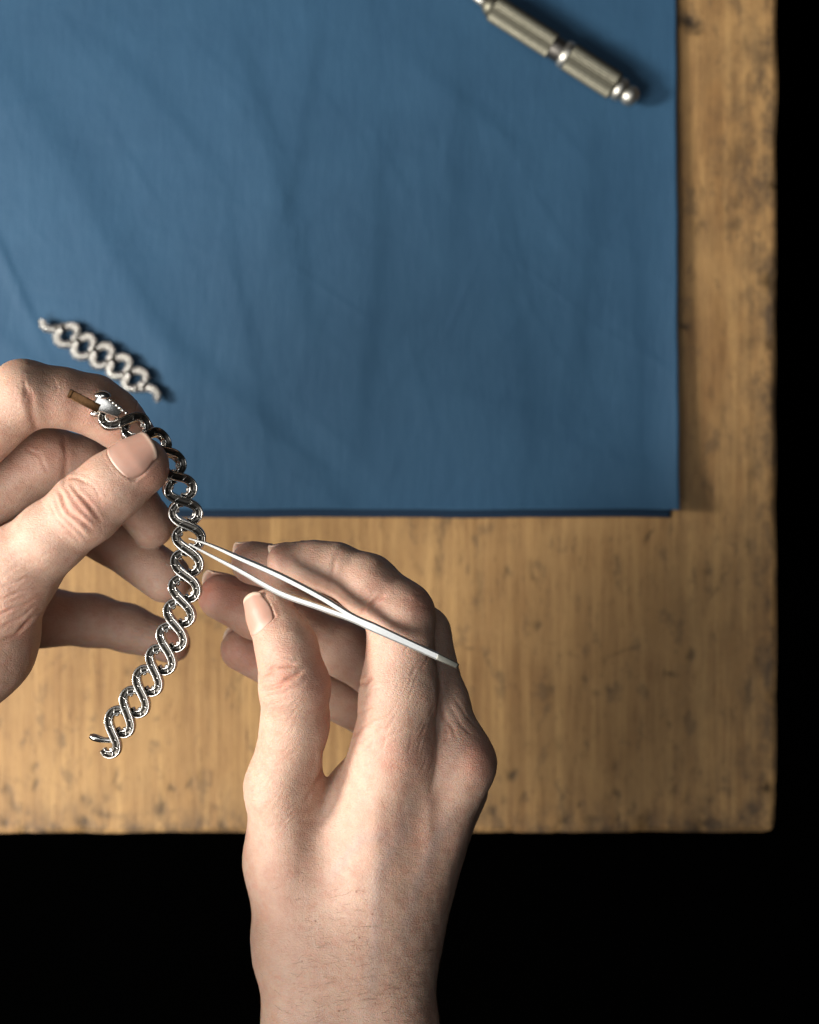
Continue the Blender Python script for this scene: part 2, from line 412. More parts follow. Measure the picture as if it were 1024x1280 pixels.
# ------------------------------------------------------------------ hands: a distance field per hand
def smin(a, b, k):
    h = np.clip(0.5 + 0.5 * (b - a) / k, 0, 1)
    return b * (1 - h) + a * h - k * h * (1 - h)
def cone(P, a, b, ra, rb):
    ba = b - a; pa = P - a
    h = np.clip((pa @ ba) / (ba @ ba), 0, 1)
    return np.linalg.norm(pa - h[:, None] * ba, axis=1) - (ra + (rb - ra) * h)
class Hand:
    """palm: list of (a,b,ra,rb); fingers: dict name -> list of joints (px,py,z,r)"""
    def __init__(self, palm, fingers, kf=6.0, kpalm=9.0, kfing=3.0, fk={}):
        J = lambda j: (PX(j[0], j[1], j[2]), j[3])
        self.palm = [(J(a), J(b)) for a, b in palm]
        self.f = {n: [J(j) for j in js] for n, js in fingers.items()}
        self.kf, self.kpalm, self.kfing, self.fk = kf, kpalm, kfing, fk
    def dpalm(self, P):
        d = None
        for (a, ra), (b, rb) in self.palm:
            c = cone(P, a, b, ra, rb); d = c if d is None else smin(d, c, self.kpalm)
        return d
    def dfing(self, P, n):
        js = self.f[n]; d = None
        for (a, ra), (b, rb) in zip(js[:-1], js[1:]):
            c = cone(P, a, b, ra, rb); d = c if d is None else smin(d, c, self.kfing)
        return d
    def __call__(self, P):
        out = np.empty(len(P)); 
        for i in range(0, len(P), 400000):
            Q = P[i:i + 400000]; p = self.dpalm(Q); d = p
            for n in self.f: d = np.minimum(d, smin(p, self.dfing(Q, n), self.fk.get(n, self.kf)))
            out[i:i + 400000] = d
        return out
    def grad(self, P, e=0.15):
        g = np.stack([self(P + np.eye(3)[k] * e) - self(P - np.eye(3)[k] * e) for k in range(3)], 1)
        return g / (np.linalg.norm(g, axis=1, keepdims=True) + 1e-9)
def polygonise(h, vox=0.62, band=2.2):
    import openvdb
    pts = []
    for (a, ra), (b, rb) in h.palm: pts += [a - ra, a + ra, b - rb, b + rb]
    for js in h.f.values():
        for p, r in js: pts += [p - r, p + r]
    lo = np.min(pts, 0) - 4; hi = np.max(pts, 0) + 4
    B = 4; n = (np.ceil((hi - lo) / vox / B).astype(int) + 1)
    c = np.stack(np.meshgrid(*[np.arange(k) for k in n], indexing='ij'), -1).reshape(-1, 3)
    cc = lo + (c + 0.5) * B * vox
    dc = h(cc); rad = B * vox * 0.87 + band * 0.6
    keep = np.abs(dc) < rad
    full = np.where(np.repeat(np.repeat(np.repeat(dc.reshape(n), B, 0), B, 1), B, 2) < 0, -3.0, 3.0).astype(np.float32)
    off = np.stack(np.meshgrid(*[np.arange(B)] * 3, indexing='ij'), -1).reshape(-1, 3)
    ii = (c[keep][:, None, :] * B + off[None]).reshape(-1, 3)
    full[ii[:, 0], ii[:, 1], ii[:, 2]] = h(lo + ii * vox)
    g = openvdb.FloatGrid(3.0); g.copyFromArray(full)
    V, Q = g.convertToQuads(0.0)
    V = lo + np.asarray(V, float) * vox
    for _ in range(2):
        d = h(V); V = V - h.grad(V) * d[:, None]
    return V, np.asarray(Q)[:, ::-1]

def polyline_dist(px, py, pts):
    best = np.full(len(px), 1e9); tt = np.zeros(len(px)); acc = 0
    seg = [math.hypot(pts[i + 1][0] - pts[i][0], pts[i + 1][1] - pts[i][1]) for i in range(len(pts) - 1)]
    tot = sum(seg)
    for i in range(len(pts) - 1):
        ax, ay = pts[i]; bx, by = pts[i + 1]; dx, dy = bx - ax, by - ay
        h = np.clip(((px - ax) * dx + (py - ay) * dy) / (dx * dx + dy * dy + 1e-9), 0, 1)
        d = np.hypot(px - ax - h * dx, py - ay - h * dy)
        m = d < best; best = np.where(m, d, best); tt = np.where(m, (acc + h * seg[i]) / tot, tt); acc += seg[i]
    return best, tt
def wobble(V, f, s):
    r = np.random.default_rng(s); a = np.zeros(len(V))
    for k in range(9):
        kk = r.normal(0, f, 3); a += np.sin(V @ kk + r.uniform(0, 6.28))
    return a / 4.5

def make_hand(name, label, parent, hand, creases, reds, veins, hairy, nails, bumps):
    V, F = polygonise(hand)
    N = hand.grad(V)
    z = V[:, 2]; s = (H - z) / H * W0 / 1024
    px = V[:, 0] / s + 512; py = 640 - V[:, 1] / s; z = z - DZ
    facing = np.clip(N[:, 2] * 3 + 0.4, 0, 1)
    disp = 0.17 * wobble(V, 0.11, 5) + 0.10 * wobble(V, 0.35, 6) + 0.035 * wobble(V, 1.1, 8)
    crease = np.zeros(len(V)); red = np.zeros(len(V)); vein = np.zeros(len(V)); hr = np.zeros(len(V))
    jx = 1.1 * wobble(V, 0.5, 21); jy = 1.1 * wobble(V, 0.5, 22)
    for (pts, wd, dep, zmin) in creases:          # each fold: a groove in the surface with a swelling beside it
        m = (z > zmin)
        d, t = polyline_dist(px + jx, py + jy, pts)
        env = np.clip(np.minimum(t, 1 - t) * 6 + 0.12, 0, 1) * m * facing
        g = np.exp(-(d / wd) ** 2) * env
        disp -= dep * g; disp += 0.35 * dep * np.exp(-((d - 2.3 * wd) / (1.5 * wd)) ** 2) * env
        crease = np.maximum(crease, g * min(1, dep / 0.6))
    for (cx, cy, rx, ry, a, zmin) in reds:
        red = np.maximum(red, a * np.exp(-(((px - cx) / rx) ** 2 + ((py - cy) / ry) ** 2)) * (z > zmin))
    for (cx, cy, rx, ry, a, zmin) in bumps:
        disp += a * np.exp(-(((px - cx) / rx) ** 2 + ((py - cy) / ry) ** 2)) * (z > zmin) * facing
    for (pts, wd, up) in veins:
        d, t = polyline_dist(px + 2 * jx, py, pts); g = np.exp(-(d / wd) ** 2) * facing * np.clip(np.minimum(t, 1 - t) * 5, 0, 1)
        vein = np.maximum(vein, g); disp += up * g
    hr = hairy(px, py) * facing
    # bed of each nail
    nmesh = []
    for (fn, dirv, back, tip, wang, blend) in nails:
        js = hand.f[fn]; (a, ra), (b, rb) = js[-2], js[-1]
        ax = nrm(b - a); n0 = np.asarray(dirv, float); n0 = nrm(n0 - ax * np.dot(n0, ax)); sd = np.cross(ax, n0)
        U, Vn = 17, 19
        rows = []; outl = []
        for j in range(Vn):
            v = j / (Vn - 1)
            for i in range(U):
                u = -1 + 2 * i / (U - 1)
                # rounded outline: cuticle arc and free edge arc
                al = -back * (1 - 0.22 * u * u) * (1 - v) + (tip * (1 - 0.22 * abs(u) ** 2.6)) * v
                wv = wang * (0.86 + 0.14 * math.sin(math.pi * min(1, v * 1.2)))
                th = u * wv
                o = b + ax * al; dr = n0 * math.cos(th) + sd * math.sin(th)
                rows.append((o, dr, u, v))
        O = np.array([r_[0] for r_ in rows]); D = np.array([r_[1] for r_ in rows])
        t = np.zeros(len(O)); 
        t[:] = rb * 0.4
        for _ in range(22):
            dd = hand(O + D * t[:, None]); t = t - dd * 0.9
            t = np.clip(t, 0.3 * rb, rb * 1.4)
        uu = np.array([r_[2] for r_ in rows]); vv = np.array([r_[3] for r_ in rows])
        # past the flesh the plate runs straight on
        tm = t.reshape(Vn, U)
        for j in range(1, Vn):
            tm[j] = np.maximum(tm[j], tm[j - 1] - 0.16)
        t = tm.ravel()
        Pn = O + D * (t + 0.10 + 0.30 * (1 - np.abs(uu) ** 3) * np.clip(vv * 5, 0.15, 1))[:, None]
        nmesh.append((Pn, D, uu, vv, U, Vn))
        # ridge of skin round the plate
        from_ = V - b; al = from_ @ ax; rdir = from_ - al[:, None] * ax; rl = np.linalg.norm(rdir, axis=1); th = np.arctan2(rdir @ sd, rdir @ n0)
        near = (al > -back * 1.5) & (al < tip) & (rl < rb * 1.7) & (np.abs(th) < wang * 1.5)
        e = np.maximum(np.abs(th) / wang, (-al) / (back * np.clip(1 - 0.30 * (th / wang) ** 2, 0.3, 1)))
        ring = np.exp(-((e - 1.08) / 0.06) ** 2) * near * np.clip((tip * 0.45 - al) / 3.5, 0, 1)
        disp += 0.30 * ring; disp -= 0.2 * np.clip((1.04 - e) / 0.06, 0, 1) * near
        red = np.maximum(red, 0.3 * ring)
    V = V + N * disp[:, None]
    me = mesh(name, V, F)
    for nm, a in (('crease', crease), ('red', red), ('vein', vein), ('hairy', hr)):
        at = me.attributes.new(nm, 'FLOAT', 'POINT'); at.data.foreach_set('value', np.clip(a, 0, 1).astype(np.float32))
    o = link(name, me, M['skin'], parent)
    if label: o['label'] = label
    for (Pn, D, uu, vv, U, Vn) in nmesh:
        top = Pn; bot = Pn - D * 0.55
        Vv = np.concatenate([top, bot]); n = U * Vn; Ff = []
        for j in range(Vn - 1):
            for i in range(U - 1):
                q = (j * U + i, j * U + i + 1, (j + 1) * U + i + 1, (j + 1) * U + i)
                Ff.append(q); Ff.append(tuple(k + n for k in q[::-1]))
        bd = [i for i in range(U)] + [j * U + U - 1 for j in range(1, Vn)] + [(Vn - 1) * U + i for i in range(U - 2, -1, -1)] + [j * U for j in range(Vn - 2, 0, -1)]
        for k in range(len(bd)):
            a, b_ = bd[k], bd[(k + 1) % len(bd)]; Ff.append((b_, a, a + n, b_ + n))
        mn = mesh('fingernail', Vv, Ff)
        bm = bmesh.new(); bm.from_mesh(mn); bmesh.ops.recalc_face_normals(bm, faces=bm.faces[:]); bm.to_mesh(mn); bm.free()
        edge = np.clip((vv - 0.90 + 0.03 * uu ** 2) / 0.03, 0, 1); lun = np.clip(1 - (vv / 0.2), 0, 1) * np.clip(1 - uu ** 2 * 1.4, 0, 1)
        for nm, a in (('edge', edge), ('lunula', lun)):
            at = mn.attributes.new(nm, 'FLOAT', 'POINT'); at.data.foreach_set('value', np.concatenate([a, a]).astype(np.float32))
        link('fingernail', mn, M['nail'], o)
    return o, V, N, px, py

person = empty('person', tuple(PX(100, 1000, 100) * S))
tag(person, 'two bare hands of a jeweller, one pinching a bracelet and one holding tweezers', 'person')

# right hand (enters from the bottom of the picture)
R_palm = [((403, 1760, 112, 25), (403, 1500, 108, 21)), ((500, 1760, 112, 25), (483, 1500, 106, 21)),
          ((403, 1500, 108, 21), (402, 1290, 105, 17.6)), ((483, 1500, 106, 21), (476, 1290, 104, 17.3)),
          ((402, 1290, 105, 17.6), (388, 1180, 106, 17.2)), ((476, 1290, 104, 17.3), (479, 1200, 103, 15.6)),
          ((388, 1180, 106, 17.2), (360, 1080, 110, 12.4)), ((360, 1080, 110, 12.4), (353, 985, 116, 11.6)),
          ((440, 1190, 108, 17), (490, 945, 119, 13)), ((470, 1180, 104, 17), (573, 955, 112, 11.2)),
          ((478, 1200, 98, 14.5), (565, 985, 92, 11.5)), ((472, 1200, 90, 14.5), (545, 1000, 76, 11.5)),
          ((395, 1110, 100, 15), (462, 985, 106, 12)), ((450, 1100, 96, 17), (510, 1000, 96, 14))]
R_f = dict(thumb=[(353, 985, 116, 11.6), (369, 905, 125, 10.6), (368, 857, 131, 10.9), (359, 810, 130, 9.5), (338, 766, 126, 8.0)],
           index=[(490, 945, 119, 13), (500, 860, 124, 12.2), (501, 768, 126, 10.5), (459, 731, 124, 9.5), (419, 711, 122, 8.0), (392, 706, 121, 7.4), (358, 703, 120, 6.3)],
           middle=[(573, 955, 112, 11.2), (553, 880, 112, 8.6), (528, 792, 110, 8.8), (470, 752, 106, 9.0), (410, 722, 104, 8.5), (316, 704, 106, 7.2)],
           ring=[(565, 985, 92, 11), (485, 848, 86, 9.6), (430, 812, 88, 9.4), (370, 786, 92, 8.9), (320, 765, 95, 8.8), (277, 746, 98, 7.9)],
           little=[(545, 1000, 76, 11), (470, 895, 68, 8.8), (385, 855, 74, 8.3), (302, 812, 80, 7.4)])
R = Hand(R_palm, R_f, kf=7.0, kpalm=11.0, fk=dict(thumb=5.0, index=5.0, ring=5.0, little=5.0))
Rcr = [([(328, 845), (345, 833), (372, 830)], 2.2, 0.55, 128), ([(327, 862), (350, 856), (380, 838)], 2.4, 0.65, 128), ([(330, 852), (348, 850), (366, 846)], 1.6, 0.3, 128),
       ([(328, 872), (352, 866), (384, 852)], 1.4, 0.2, 125), ([(329, 884), (350, 878), (372, 872)], 1.2, 0.14, 120), ([(330, 832), (350, 822), (366, 822)], 1.2, 0.16, 125),
       # index: folds at the two joints, folds at its base
       ([(423, 692), (417, 708), (414, 724), (413, 738)], 3.4, 0.2, 110), ([(452, 768), (460, 760), (470, 750), (484, 744)], 2.6, 0.5, 110), ([(457, 752), (463, 746), (469, 742)], 1.4, 0.25, 110),
       ([(500, 752), (520, 742), (540, 745)], 1.5, 0.14, 110), ([(505, 762), (524, 756), (542, 762)], 1.3, 0.14, 110),
       ([(445, 857), (455, 855), (466, 847)], 2.0, 0.5, 110), ([(438, 905), (450, 893), (470, 884)], 1.8, 0.25, 110), ([(438, 922), (455, 908), (480, 897)], 1.8, 0.22, 110),
       ([(446, 930), (468, 916), (495, 906)], 1.6, 0.16, 110), ([(450, 940), (478, 925), (505, 912)], 1.6, 0.15, 110), ([(455, 872), (468, 862), (480, 858)], 1.4, 0.16, 110),
       # web of the thumb
       ([(404, 935), (407, 955), (399, 975)], 2.6, 0.9, 100), ([(410, 940), (414, 950), (408, 962)], 1.6, 0.35, 100), ([(399, 965), (393, 985), (380, 1000)], 2.2, 0.3, 100),
       # between index and middle at the knuckles
       ([(549, 845), (550, 885), (556, 905)], 2.4, 0.5, 100), ([(553, 893), (566, 910), (570, 925)], 1.7, 0.28, 100), ([(560, 878), (575, 905), (590, 918)], 1.5, 0.2, 100),
       ([(556, 900), (560, 918), (556, 930)], 1.5, 0.2, 100), ([(532, 905), (526, 915), (522, 925)], 1.3, 0.14, 100), ([(566, 868), (582, 895), (600, 912)], 1.3, 0.16, 100)]
rr = random.Random(5)
for i in range(34):      # fine diagonal lines over the base of the index finger and the knuckles
    x = rr.uniform(470, 545); y = rr.uniform(800, 950); L = rr.uniform(12, 34); a = rr.uniform(0.9, 1.35)
    Rcr.append(([(x, y), (x - L * 0.5 * math.cos(a), y + L * 0.5 * math.sin(a)), (x - L * math.cos(a), y + L * math.sin(a) * 1.05)], 1.1, rr.uniform(0.06, 0.13), 108))
for i in range(26):      # stretched lines over the thumb metacarpal
    x = rr.uniform(318, 372); y = rr.uniform(885, 1040); L = rr.uniform(12, 30); a = rr.uniform(-1.1, -0.5)
    Rcr.append(([(x, y), (x + L * 0.5 * math.cos(a), y + L * 0.5 * math.sin(a)), (x + L * math.cos(a), y + L * math.sin(a))], 1.1, rr.uniform(0.05, 0.12), 108))
for i in range(60):      # faint transverse lines on the back of the hand and the wrist
    x = rr.uniform(320, 520); y = rr.uniform(1040, 1290); L = rr.uniform(20, 70)
    Rcr.append(([(x, y), (x + L / 2, y + rr.uniform(-4, 4)), (x + L, y + rr.uniform(-5, 5))], 1.1, rr.uniform(0.03, 0.08), 90))
Rred = [(345, 850, 28, 30, 0.55, 100), (325, 775, 26, 28, 0.35, 100), (400, 850, 18, 60, 0.4, 100), (530, 750, 30, 26, 0.45, 90), (600, 945, 26, 34, 0.6, 90), (500, 945, 60, 30, 0.35, 100),
        (345, 695, 22, 20, 0.35, 90), (300, 685, 26, 22, 0.4, 80), (258, 735, 24, 30, 0.9, 70), (290, 745, 50, 40, 0.45, 60), (300, 815, 50, 40, 0.5, 50), (440, 905, 16, 30, 0.4, 80), (470, 740, 30, 20, 0.25, 90),
        (500, 1040, 70, 30, 0.18, 90), (350, 1110, 26, 60, 0.2, 90), (470, 810, 20, 60, 0.3, 90)]
Rvein = [([(520, 985), (500, 1040), (470, 1100), (470, 1190), (455, 1290)], 9, 0.12), ([(575, 1000), (545, 1050), (520, 1110), (500, 1200)], 8, 0.10), ([(500, 1040), (450, 1050), (400, 1110)], 7, 0.15)]
Rbump = [(600, 945, 22, 26, 0.8, 90), (497, 930, 26, 34, 0.6, 100), (455, 880, 20, 16, 0.6, 100), (535, 1010, 10, 60, 0.5, 90), (470, 1050, 12, 70, 0.4, 90), (345, 990, 22, 24, 0.5, 100),
         (452, 740, 22, 20, 0.5, 100)]
Rnails = [('thumb', (-0.62, 0.05, 0.80), 6.2, 7.0, 0.78, 0), ('index', (-0.2, 0.75, -0.62), 5.2, 7.0, 0.95, 0), ('middle', (-0.1, 0.65, -0.75), 5.8, 7.6, 0.95, 0), ('ring', (-0.1, 0.75, -0.5), 5.6, 8.2, 0.95, 0), ('little', (-0.1, 0.6, -0.7), 4.6, 7.4, 0.95, 0)]
def Rh(px, py): return np.clip((py - 1010) / 120, 0, 1) * np.clip((px - 335) / 60, 0.15, 1)
hand_r, RV, RN, rpx, rpy = make_hand('hand', 'hand holding the tweezers, back of the hand and wrist towards the viewer', person, R, Rcr, Rred, Rvein, Rh, Rnails, Rbump)

# short hairs on the back of the hand and wrist
def hairs(V, N, px, py, parent, n, region, seed, direc):
    r = np.random.default_rng(seed)
    w_ = region(px, py) * (N[:, 2] > -0.1)
    idx = r.choice(len(V), n, p=w_ / w_.sum())
    mb = MB()
    for i in idx:
        d = np.array(direc(px[i], py[i])); d = d + r.normal(0, 0.22, 3); d = nrm(d - N[i] * np.dot(d, N[i]))
        L = r.uniform(1.5, 4.2); k = []
        side = np.cross(d, N[i]) * r.normal(0, 0.25)
        for t in (0, 0.4, 0.75, 1.0): k.append(V[i] + d * L * t + side * L * t * t + N[i] * (0.05 + 0.9 * math.sin(t * 2.2) * 0.35))
        mb.tube(k, [0.029, 0.026, 0.018, 0.007], 3, False)
    o = mb.build('arm_hair', M['hair'], parent); o['kind'] = 'stuff'
hairs(RV, RN, rpx, rpy, hand_r, 480, lambda x, y: np.clip((y - 1020) / 200, 0, 1) ** 1.6 * np.clip((x - 330) / 100, 0.08, 1) * (y < 1330), 3, lambda x, y: (0.95, 0.15 if x < 480 else -0.25, 0))

# left hand (enters from the left edge)
L_palm = [((-520, 1560, 225, 38), (-340, 1230, 182, 29)), ((-340, 1230, 182, 29), (-190, 980, 134, 23)), ((-380, 1190, 172, 26), (-240, 960, 128, 21)),
          ((-190, 980, 134, 23), (-125, 905, 122, 20)), ((-125, 905, 118, 20), (-32, 802, 127, 17.5)), ((-32, 802, 127, 17.5), (10, 722, 138, 13.5)),
          ((-230, 950, 110, 20), (-140, 640, 128, 14)), ((-230, 950, 105, 20), (-150, 690, 112, 14)), ((-225, 950, 98, 20), (-140, 745, 95, 14)), ((-220, 960, 92, 20), (-90, 800, 80, 13)),
          ((-120, 860, 110, 18), (-80, 740, 115, 14))]
L_f = dict(thumb=[(10, 722, 138, 13.5), (62, 672, 144, 10.9), (107, 636, 147, 10.9), (140, 608, 147.5, 10.2), (173, 583, 147, 9.6)],
           index=[(-140, 640, 128, 13), (30, 493, 137, 10.6), (76, 497, 134, 9.2), (115, 506, 130, 9.2), (140, 521, 127, 8.6), (160, 541, 125, 7.8)],
           middle=[(-150, 690, 112, 13), (58, 574, 110, 10.6), (105, 583, 106, 9.6), (150, 602, 101, 8.9), (190, 657, 94, 7.7)],
           ring=[(-140, 745, 95, 12.5), (42, 640, 86, 10), (95, 656, 84, 8.8), (140, 674, 84, 8.9), (207, 722, 90, 8.8)],
           little=[(-90, 800, 80, 12), (62, 772, 68, 9.9), (117, 776, 66, 9.2), (160, 785, 66, 8.3), (212, 803, 66, 7.4)])
L = Hand(L_palm, L_f, kf=7.0, kpalm=11.0, fk=dict(thumb=7.0))
Lcr = [([(72, 610), (86, 640), (118, 664)], 2.4, 0.5, 138), ([(88, 604), (108, 628), (128, 654)], 2.2, 0.4, 138), ([(80, 606), (98, 632), (122, 660)], 1.8, 0.25, 138), ([(66, 618), (78, 645), (108, 672)], 1.8, 0.25, 138),
       ([(97, 598), (118, 608), (128, 630)], 1.4, 0.2, 138), ([(84, 598), (97, 597), (108, 603)], 1.4, 0.25, 138), ([(60, 626), (72, 650), (100, 678)], 1.4, 0.16, 138), ([(112, 640), (118, 650), (130, 664)], 1.2, 0.14, 138),
       # wrist side of the thumb
       ([(0, 735), (30, 722), (50, 720)], 1.6, 0.2, 110), ([(0, 750), (28, 738), (58, 730)], 1.6, 0.22, 110), ([(0, 768), (26, 758), (50, 746)], 1.8, 0.25, 110), ([(2, 800), (22, 792), (42, 772)], 2.4, 0.6, 100),
       ([(4, 806), (26, 796), (44, 780)], 1.6, 0.25, 100), ([(0, 722), (22, 708), (44, 702)], 1.4, 0.16, 110), ([(0, 785), (20, 776), (44, 760)], 1.6, 0.25, 100), ([(0, 700), (20, 692), (40, 690)], 1.3, 0.14, 110),
       # index finger
       ([(30, 482), (38, 500), (42, 520), (46, 540)], 4.0, 0.38, 120), ([(30, 472), (33, 490), (30, 505)], 1.4, 0.2, 120), ([(116, 520), (122, 508), (124, 495)], 2.2, 0.5, 115), ([(62, 470), (70, 480), (72, 492)], 1.2, 0.12, 115),
       # middle
       ([(78, 540), (83, 560), (82, 585), (80, 610)], 3.4, 0.25, 90), ([(30, 560), (50, 570), (60, 590)], 1.6, 0.25, 90)]
for i in range(30):
    x = rr.uniform(-5, 60); y = rr.uniform(670, 790); LL = rr.uniform(10, 26)
    Lcr.append(([(x, y), (x + LL / 2, y - 4 + rr.uniform(-2, 2)), (x + LL, y - 6 + rr.uniform(-3, 3))], 1.0, rr.uniform(0.05, 0.12), 110))
Lred = [(100, 635, 34, 30, 0.45, 130), (185, 590, 30, 26, 0.45, 130), (110, 505, 40, 30, 0.25, 110), (20, 770, 40, 40, 0.25, 100), (60, 570, 60, 26, 0.3, 90), (225, 803, 20, 22, 0.7, 40), (60, 495, 80, 20, 0.12, 100), (150, 545, 30, 20, 0.3, 110)]
Lbump = [(95, 630, 14, 18, 0.35, 138), (110, 645, 12, 16, 0.3, 138), (20, 690, 26, 20, 0.4, 120)]
Lnails = [('thumb', (-0.26, 0.36, 0.88), 5.0, 8.7, 0.88, 0), ('index', (0.75, 0.45, -0.1), 5, 7, 0.9, 0), ('middle', (0.5, 0.2, -0.8), 5, 7.4, 0.9, 0), ('ring', (0.2, 0.1, -1), 5, 7.6, 0.9, 0), ('little', (0.1, -0.3, -1), 4.5, 7, 0.9, 0)]
hand_l, LV, LN, lpx, lpy = make_hand('hand', 'hand reaching in from the left edge, thumb and forefinger pinching the bracelet', person, L, Lcr, Lred, [], lambda a, b: np.clip((-a) / 100, 0, 1), Lnails, Lbump)

# ------------------------------------------------------------------ bracelets
def catmull(P, per=24):
    P = np.asarray(P, float); P = np.vstack([2 * P[0] - P[1], P, 2 * P[-1] - P[-2]]); out = []
    for i in range(1, len(P) - 2):
        for k in range(per):
            t = k / per; a, b, c, d = P[i - 1], P[i], P[i + 1], P[i + 2]
            out.append(0.5 * ((2 * b) + (-a + c) * t + (2 * a - 5 * b + 4 * c - d) * t * t + (-a + 3 * b - 3 * c + d) * t ** 3))
    out.append(P[-2]); return np.array(out)
SCURVE = catmull([(-0.84, 0.0), (-0.90, -0.38), (-0.79, -0.83), (-0.56, -1.02), (-0.32, -0.84), (-0.13, -0.42), (0.13, 0.42), (0.32, 0.84), (0.56, 1.02), (0.79, 0.83), (0.90, 0.38), (0.84, 0.0)], 4)
class Frame:
    def __init__(self, pts, twist):
        self.P = catmull(pts, 20); tw = catmull([(t, 0) for t in twist], 20)[:, 0]
        self.s = np.concatenate([[0], np.cumsum(np.linalg.norm(np.diff(self.P, axis=0), axis=1))]); self.L = self.s[-1]; self.tw = tw
    def at(self, s):
        if s < 0 or s > self.L:
            e = 0 if s < 0 else self.L; p, T, Wv, Nn = self.at(e); return p + T * (s - e), T, Wv, Nn
        p = np.array([np.interp(s, self.s, self.P[:, k]) for k in range(3)])
        q = np.array([np.interp(min(s + .8, self.L), self.s, self.P[:, k]) - np.interp(max(s - .8, 0), self.s, self.P[:, k]) for k in range(3)])
        T = nrm(q); Wv = nrm(np.cross((0, 0, 1), T)); Nn = np.cross(T, Wv)
        a = math.radians(np.interp(s, self.s, self.tw))
        return p, T, Wv * math.cos(a) + Nn * math.sin(a), Nn * math.cos(a) - Wv * math.sin(a)
def link_parts(fr, s0, pitch, hw, face, parent, wd=1.35, met='silver', trim=(0, None)):
    """one S-shaped link: a channel (open towards the camera when face=1), stones on its other face"""
    pts = []; sides = []; ns = []
    C = SCURVE[trim[0]:trim[1]]
    for i in range(len(C)):
        a, b = C[i]
        j0, j1 = max(i - 1, 0), min(i + 1, len(C) - 1)
        tan = nrm(((C[j1][0] - C[j0][0]) * pitch, (C[j1][1] - C[j0][1]) * hw))
        p, T, Wv, Nn = fr.at(s0 + a * pitch)
        t = i / (len(C) - 1)
        n = 1.0 * math.exp(-((t - .5) / .2) ** 2) - 0.9 * (abs(t - .5) * 2) ** 4
        pts.append(p + Wv * b * hw + Nn * n * face)
        sides.append(Wv * tan[0] - T * tan[1]); ns.append(Nn * face)
    pts = np.array(pts); sides = np.array([nrm(s_) for s_ in sides]); ns = np.array(ns)
    mb = MB(); n = len(pts)
    k0 = 0.0
    # channel profile across the strip (side, height) - closed outline
    prof = [(-1, 0.1), (-0.93, 0.6), (-0.74, 0.92), (-0.56, 0.70), (-0.5, -0.1), (0.5, -0.1), (0.56, 0.70), (0.74, 0.92), (0.93, 0.6), (1, 0.1), (0.98, -0.75), (0.7, -0.98), (0.5, -0.7), (-0.5, -0.7), (-0.7, -0.98), (-0.98, -0.75)]
    V = []
    for i in range(n):
        t = abs(i / (n - 1) - .5) * 2; ww = wd * (1.0 - 0.30 * t ** 3)
        for (a, b) in prof: V.append(pts[i] + sides[i] * a * ww + ns[i] * b * 1.4)
    m = len(prof); F = []
    for i in range(n - 1):
        for k in range(m): F.append((i * m + k, i * m + (k + 1) % m, (i + 1) * m + (k + 1) % m, (i + 1) * m + k))
    F.append(tuple(range(m))[::-1]); F.append(tuple((n - 1) * m + k for k in range(m)))
    me_v = V; mb.add(V, F)
    me = mesh('link', mb.V, mb.F)
    bm = bmesh.new(); bm.from_mesh(me); bmesh.ops.recalc_face_normals(bm, faces=bm.faces[:]); bm.to_mesh(me); bm.free()
    me.polygons.foreach_set('use_smooth', [True] * len(me.polygons))
    me.materials.append(M[met]); me.materials.append(M['oxid'])
    o = link('link', me, None, parent)
    # darkened floor of the channel
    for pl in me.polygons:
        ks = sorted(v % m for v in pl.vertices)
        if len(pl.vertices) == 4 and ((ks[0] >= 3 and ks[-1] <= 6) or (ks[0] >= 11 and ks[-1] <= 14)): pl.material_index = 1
    rung = MB(); bead = MB(); gem = MB()
    for i in range(4, n - 3, 5):
        rung.tube([pts[i] - sides[i] * wd * .66 + ns[i] * 0.25, pts[i + 1] - ns[i + 1] * 0.05, pts[i + 2] + sides[i + 2] * wd * .66 + ns[i + 2] * 0.25], 0.26, 6)
    for i in range(2, n - 1, 3):
        for sg in ((-1, 1) if face < 0 else ()):
            bead.ball(pts[i] + sides[i] * sg * (wd - (0.95 if face > 0 else 0.12)) - ns[i] * (1.3 if face > 0 else 0.95), 0.45, 8, 6)
    for i in range(1, n - 1, 3):
        gem.ball(pts[i] - ns[i] * 1.2, 0.72, 7, 5)
    if face > 0:
        for i in (8, 10, 34, 36):
            inn = -1 if i > n // 2 else 1
            bead.ball(pts[i] + sides[i] * inn * (wd + 0.15) - ns[i] * 0.3, 0.5, 9, 6)
    rung.build('gallery_bar', M['silver'], o)['kind'] = 'stuff'
    bead.build('prong', M[met], o)['kind'] = 'stuff'
    g = gem.build('gemstone', M['gem'], o, smooth=False); g['kind'] = 'stuff'
    return o

def Z(pxy, z): return PX(pxy[0], pxy[1], z)
HB = [(150, 523, 142, -20), (173, 537, 141, -35), (193, 551, 138.5, -52), (208, 568, 137.5, -62), (217, 588, 136, -45), (225, 611, 134, -18), (232, 641, 132, -8), (236, 672, 131, -4), (234, 705, 131, 0),
      (231, 738, 131, 4), (224, 769, 130.5, 4), (214, 800, 130, 4), (200, 828, 129.5, 4), (183, 855, 129, 4), (166, 882, 128.5, 4), (146, 909, 128, 4), (131, 932, 127.5, 4)]
fr1 = Frame([PX(a, b, c) for a, b, c, d in HB], [d for *_, d in HB])
held = empty('bracelet', tuple(PX(200, 700, 130) * S))
tag(held, 'long silver bracelet with open clasp, held between the fingers and dangling above the bench', 'bracelet')
pitch = 8.12
nl = int(fr1.L // pitch) + 1
for k in range(nl): link_parts(fr1, 2.0 + k * pitch, pitch, 4.05, 1, held, 1.5)

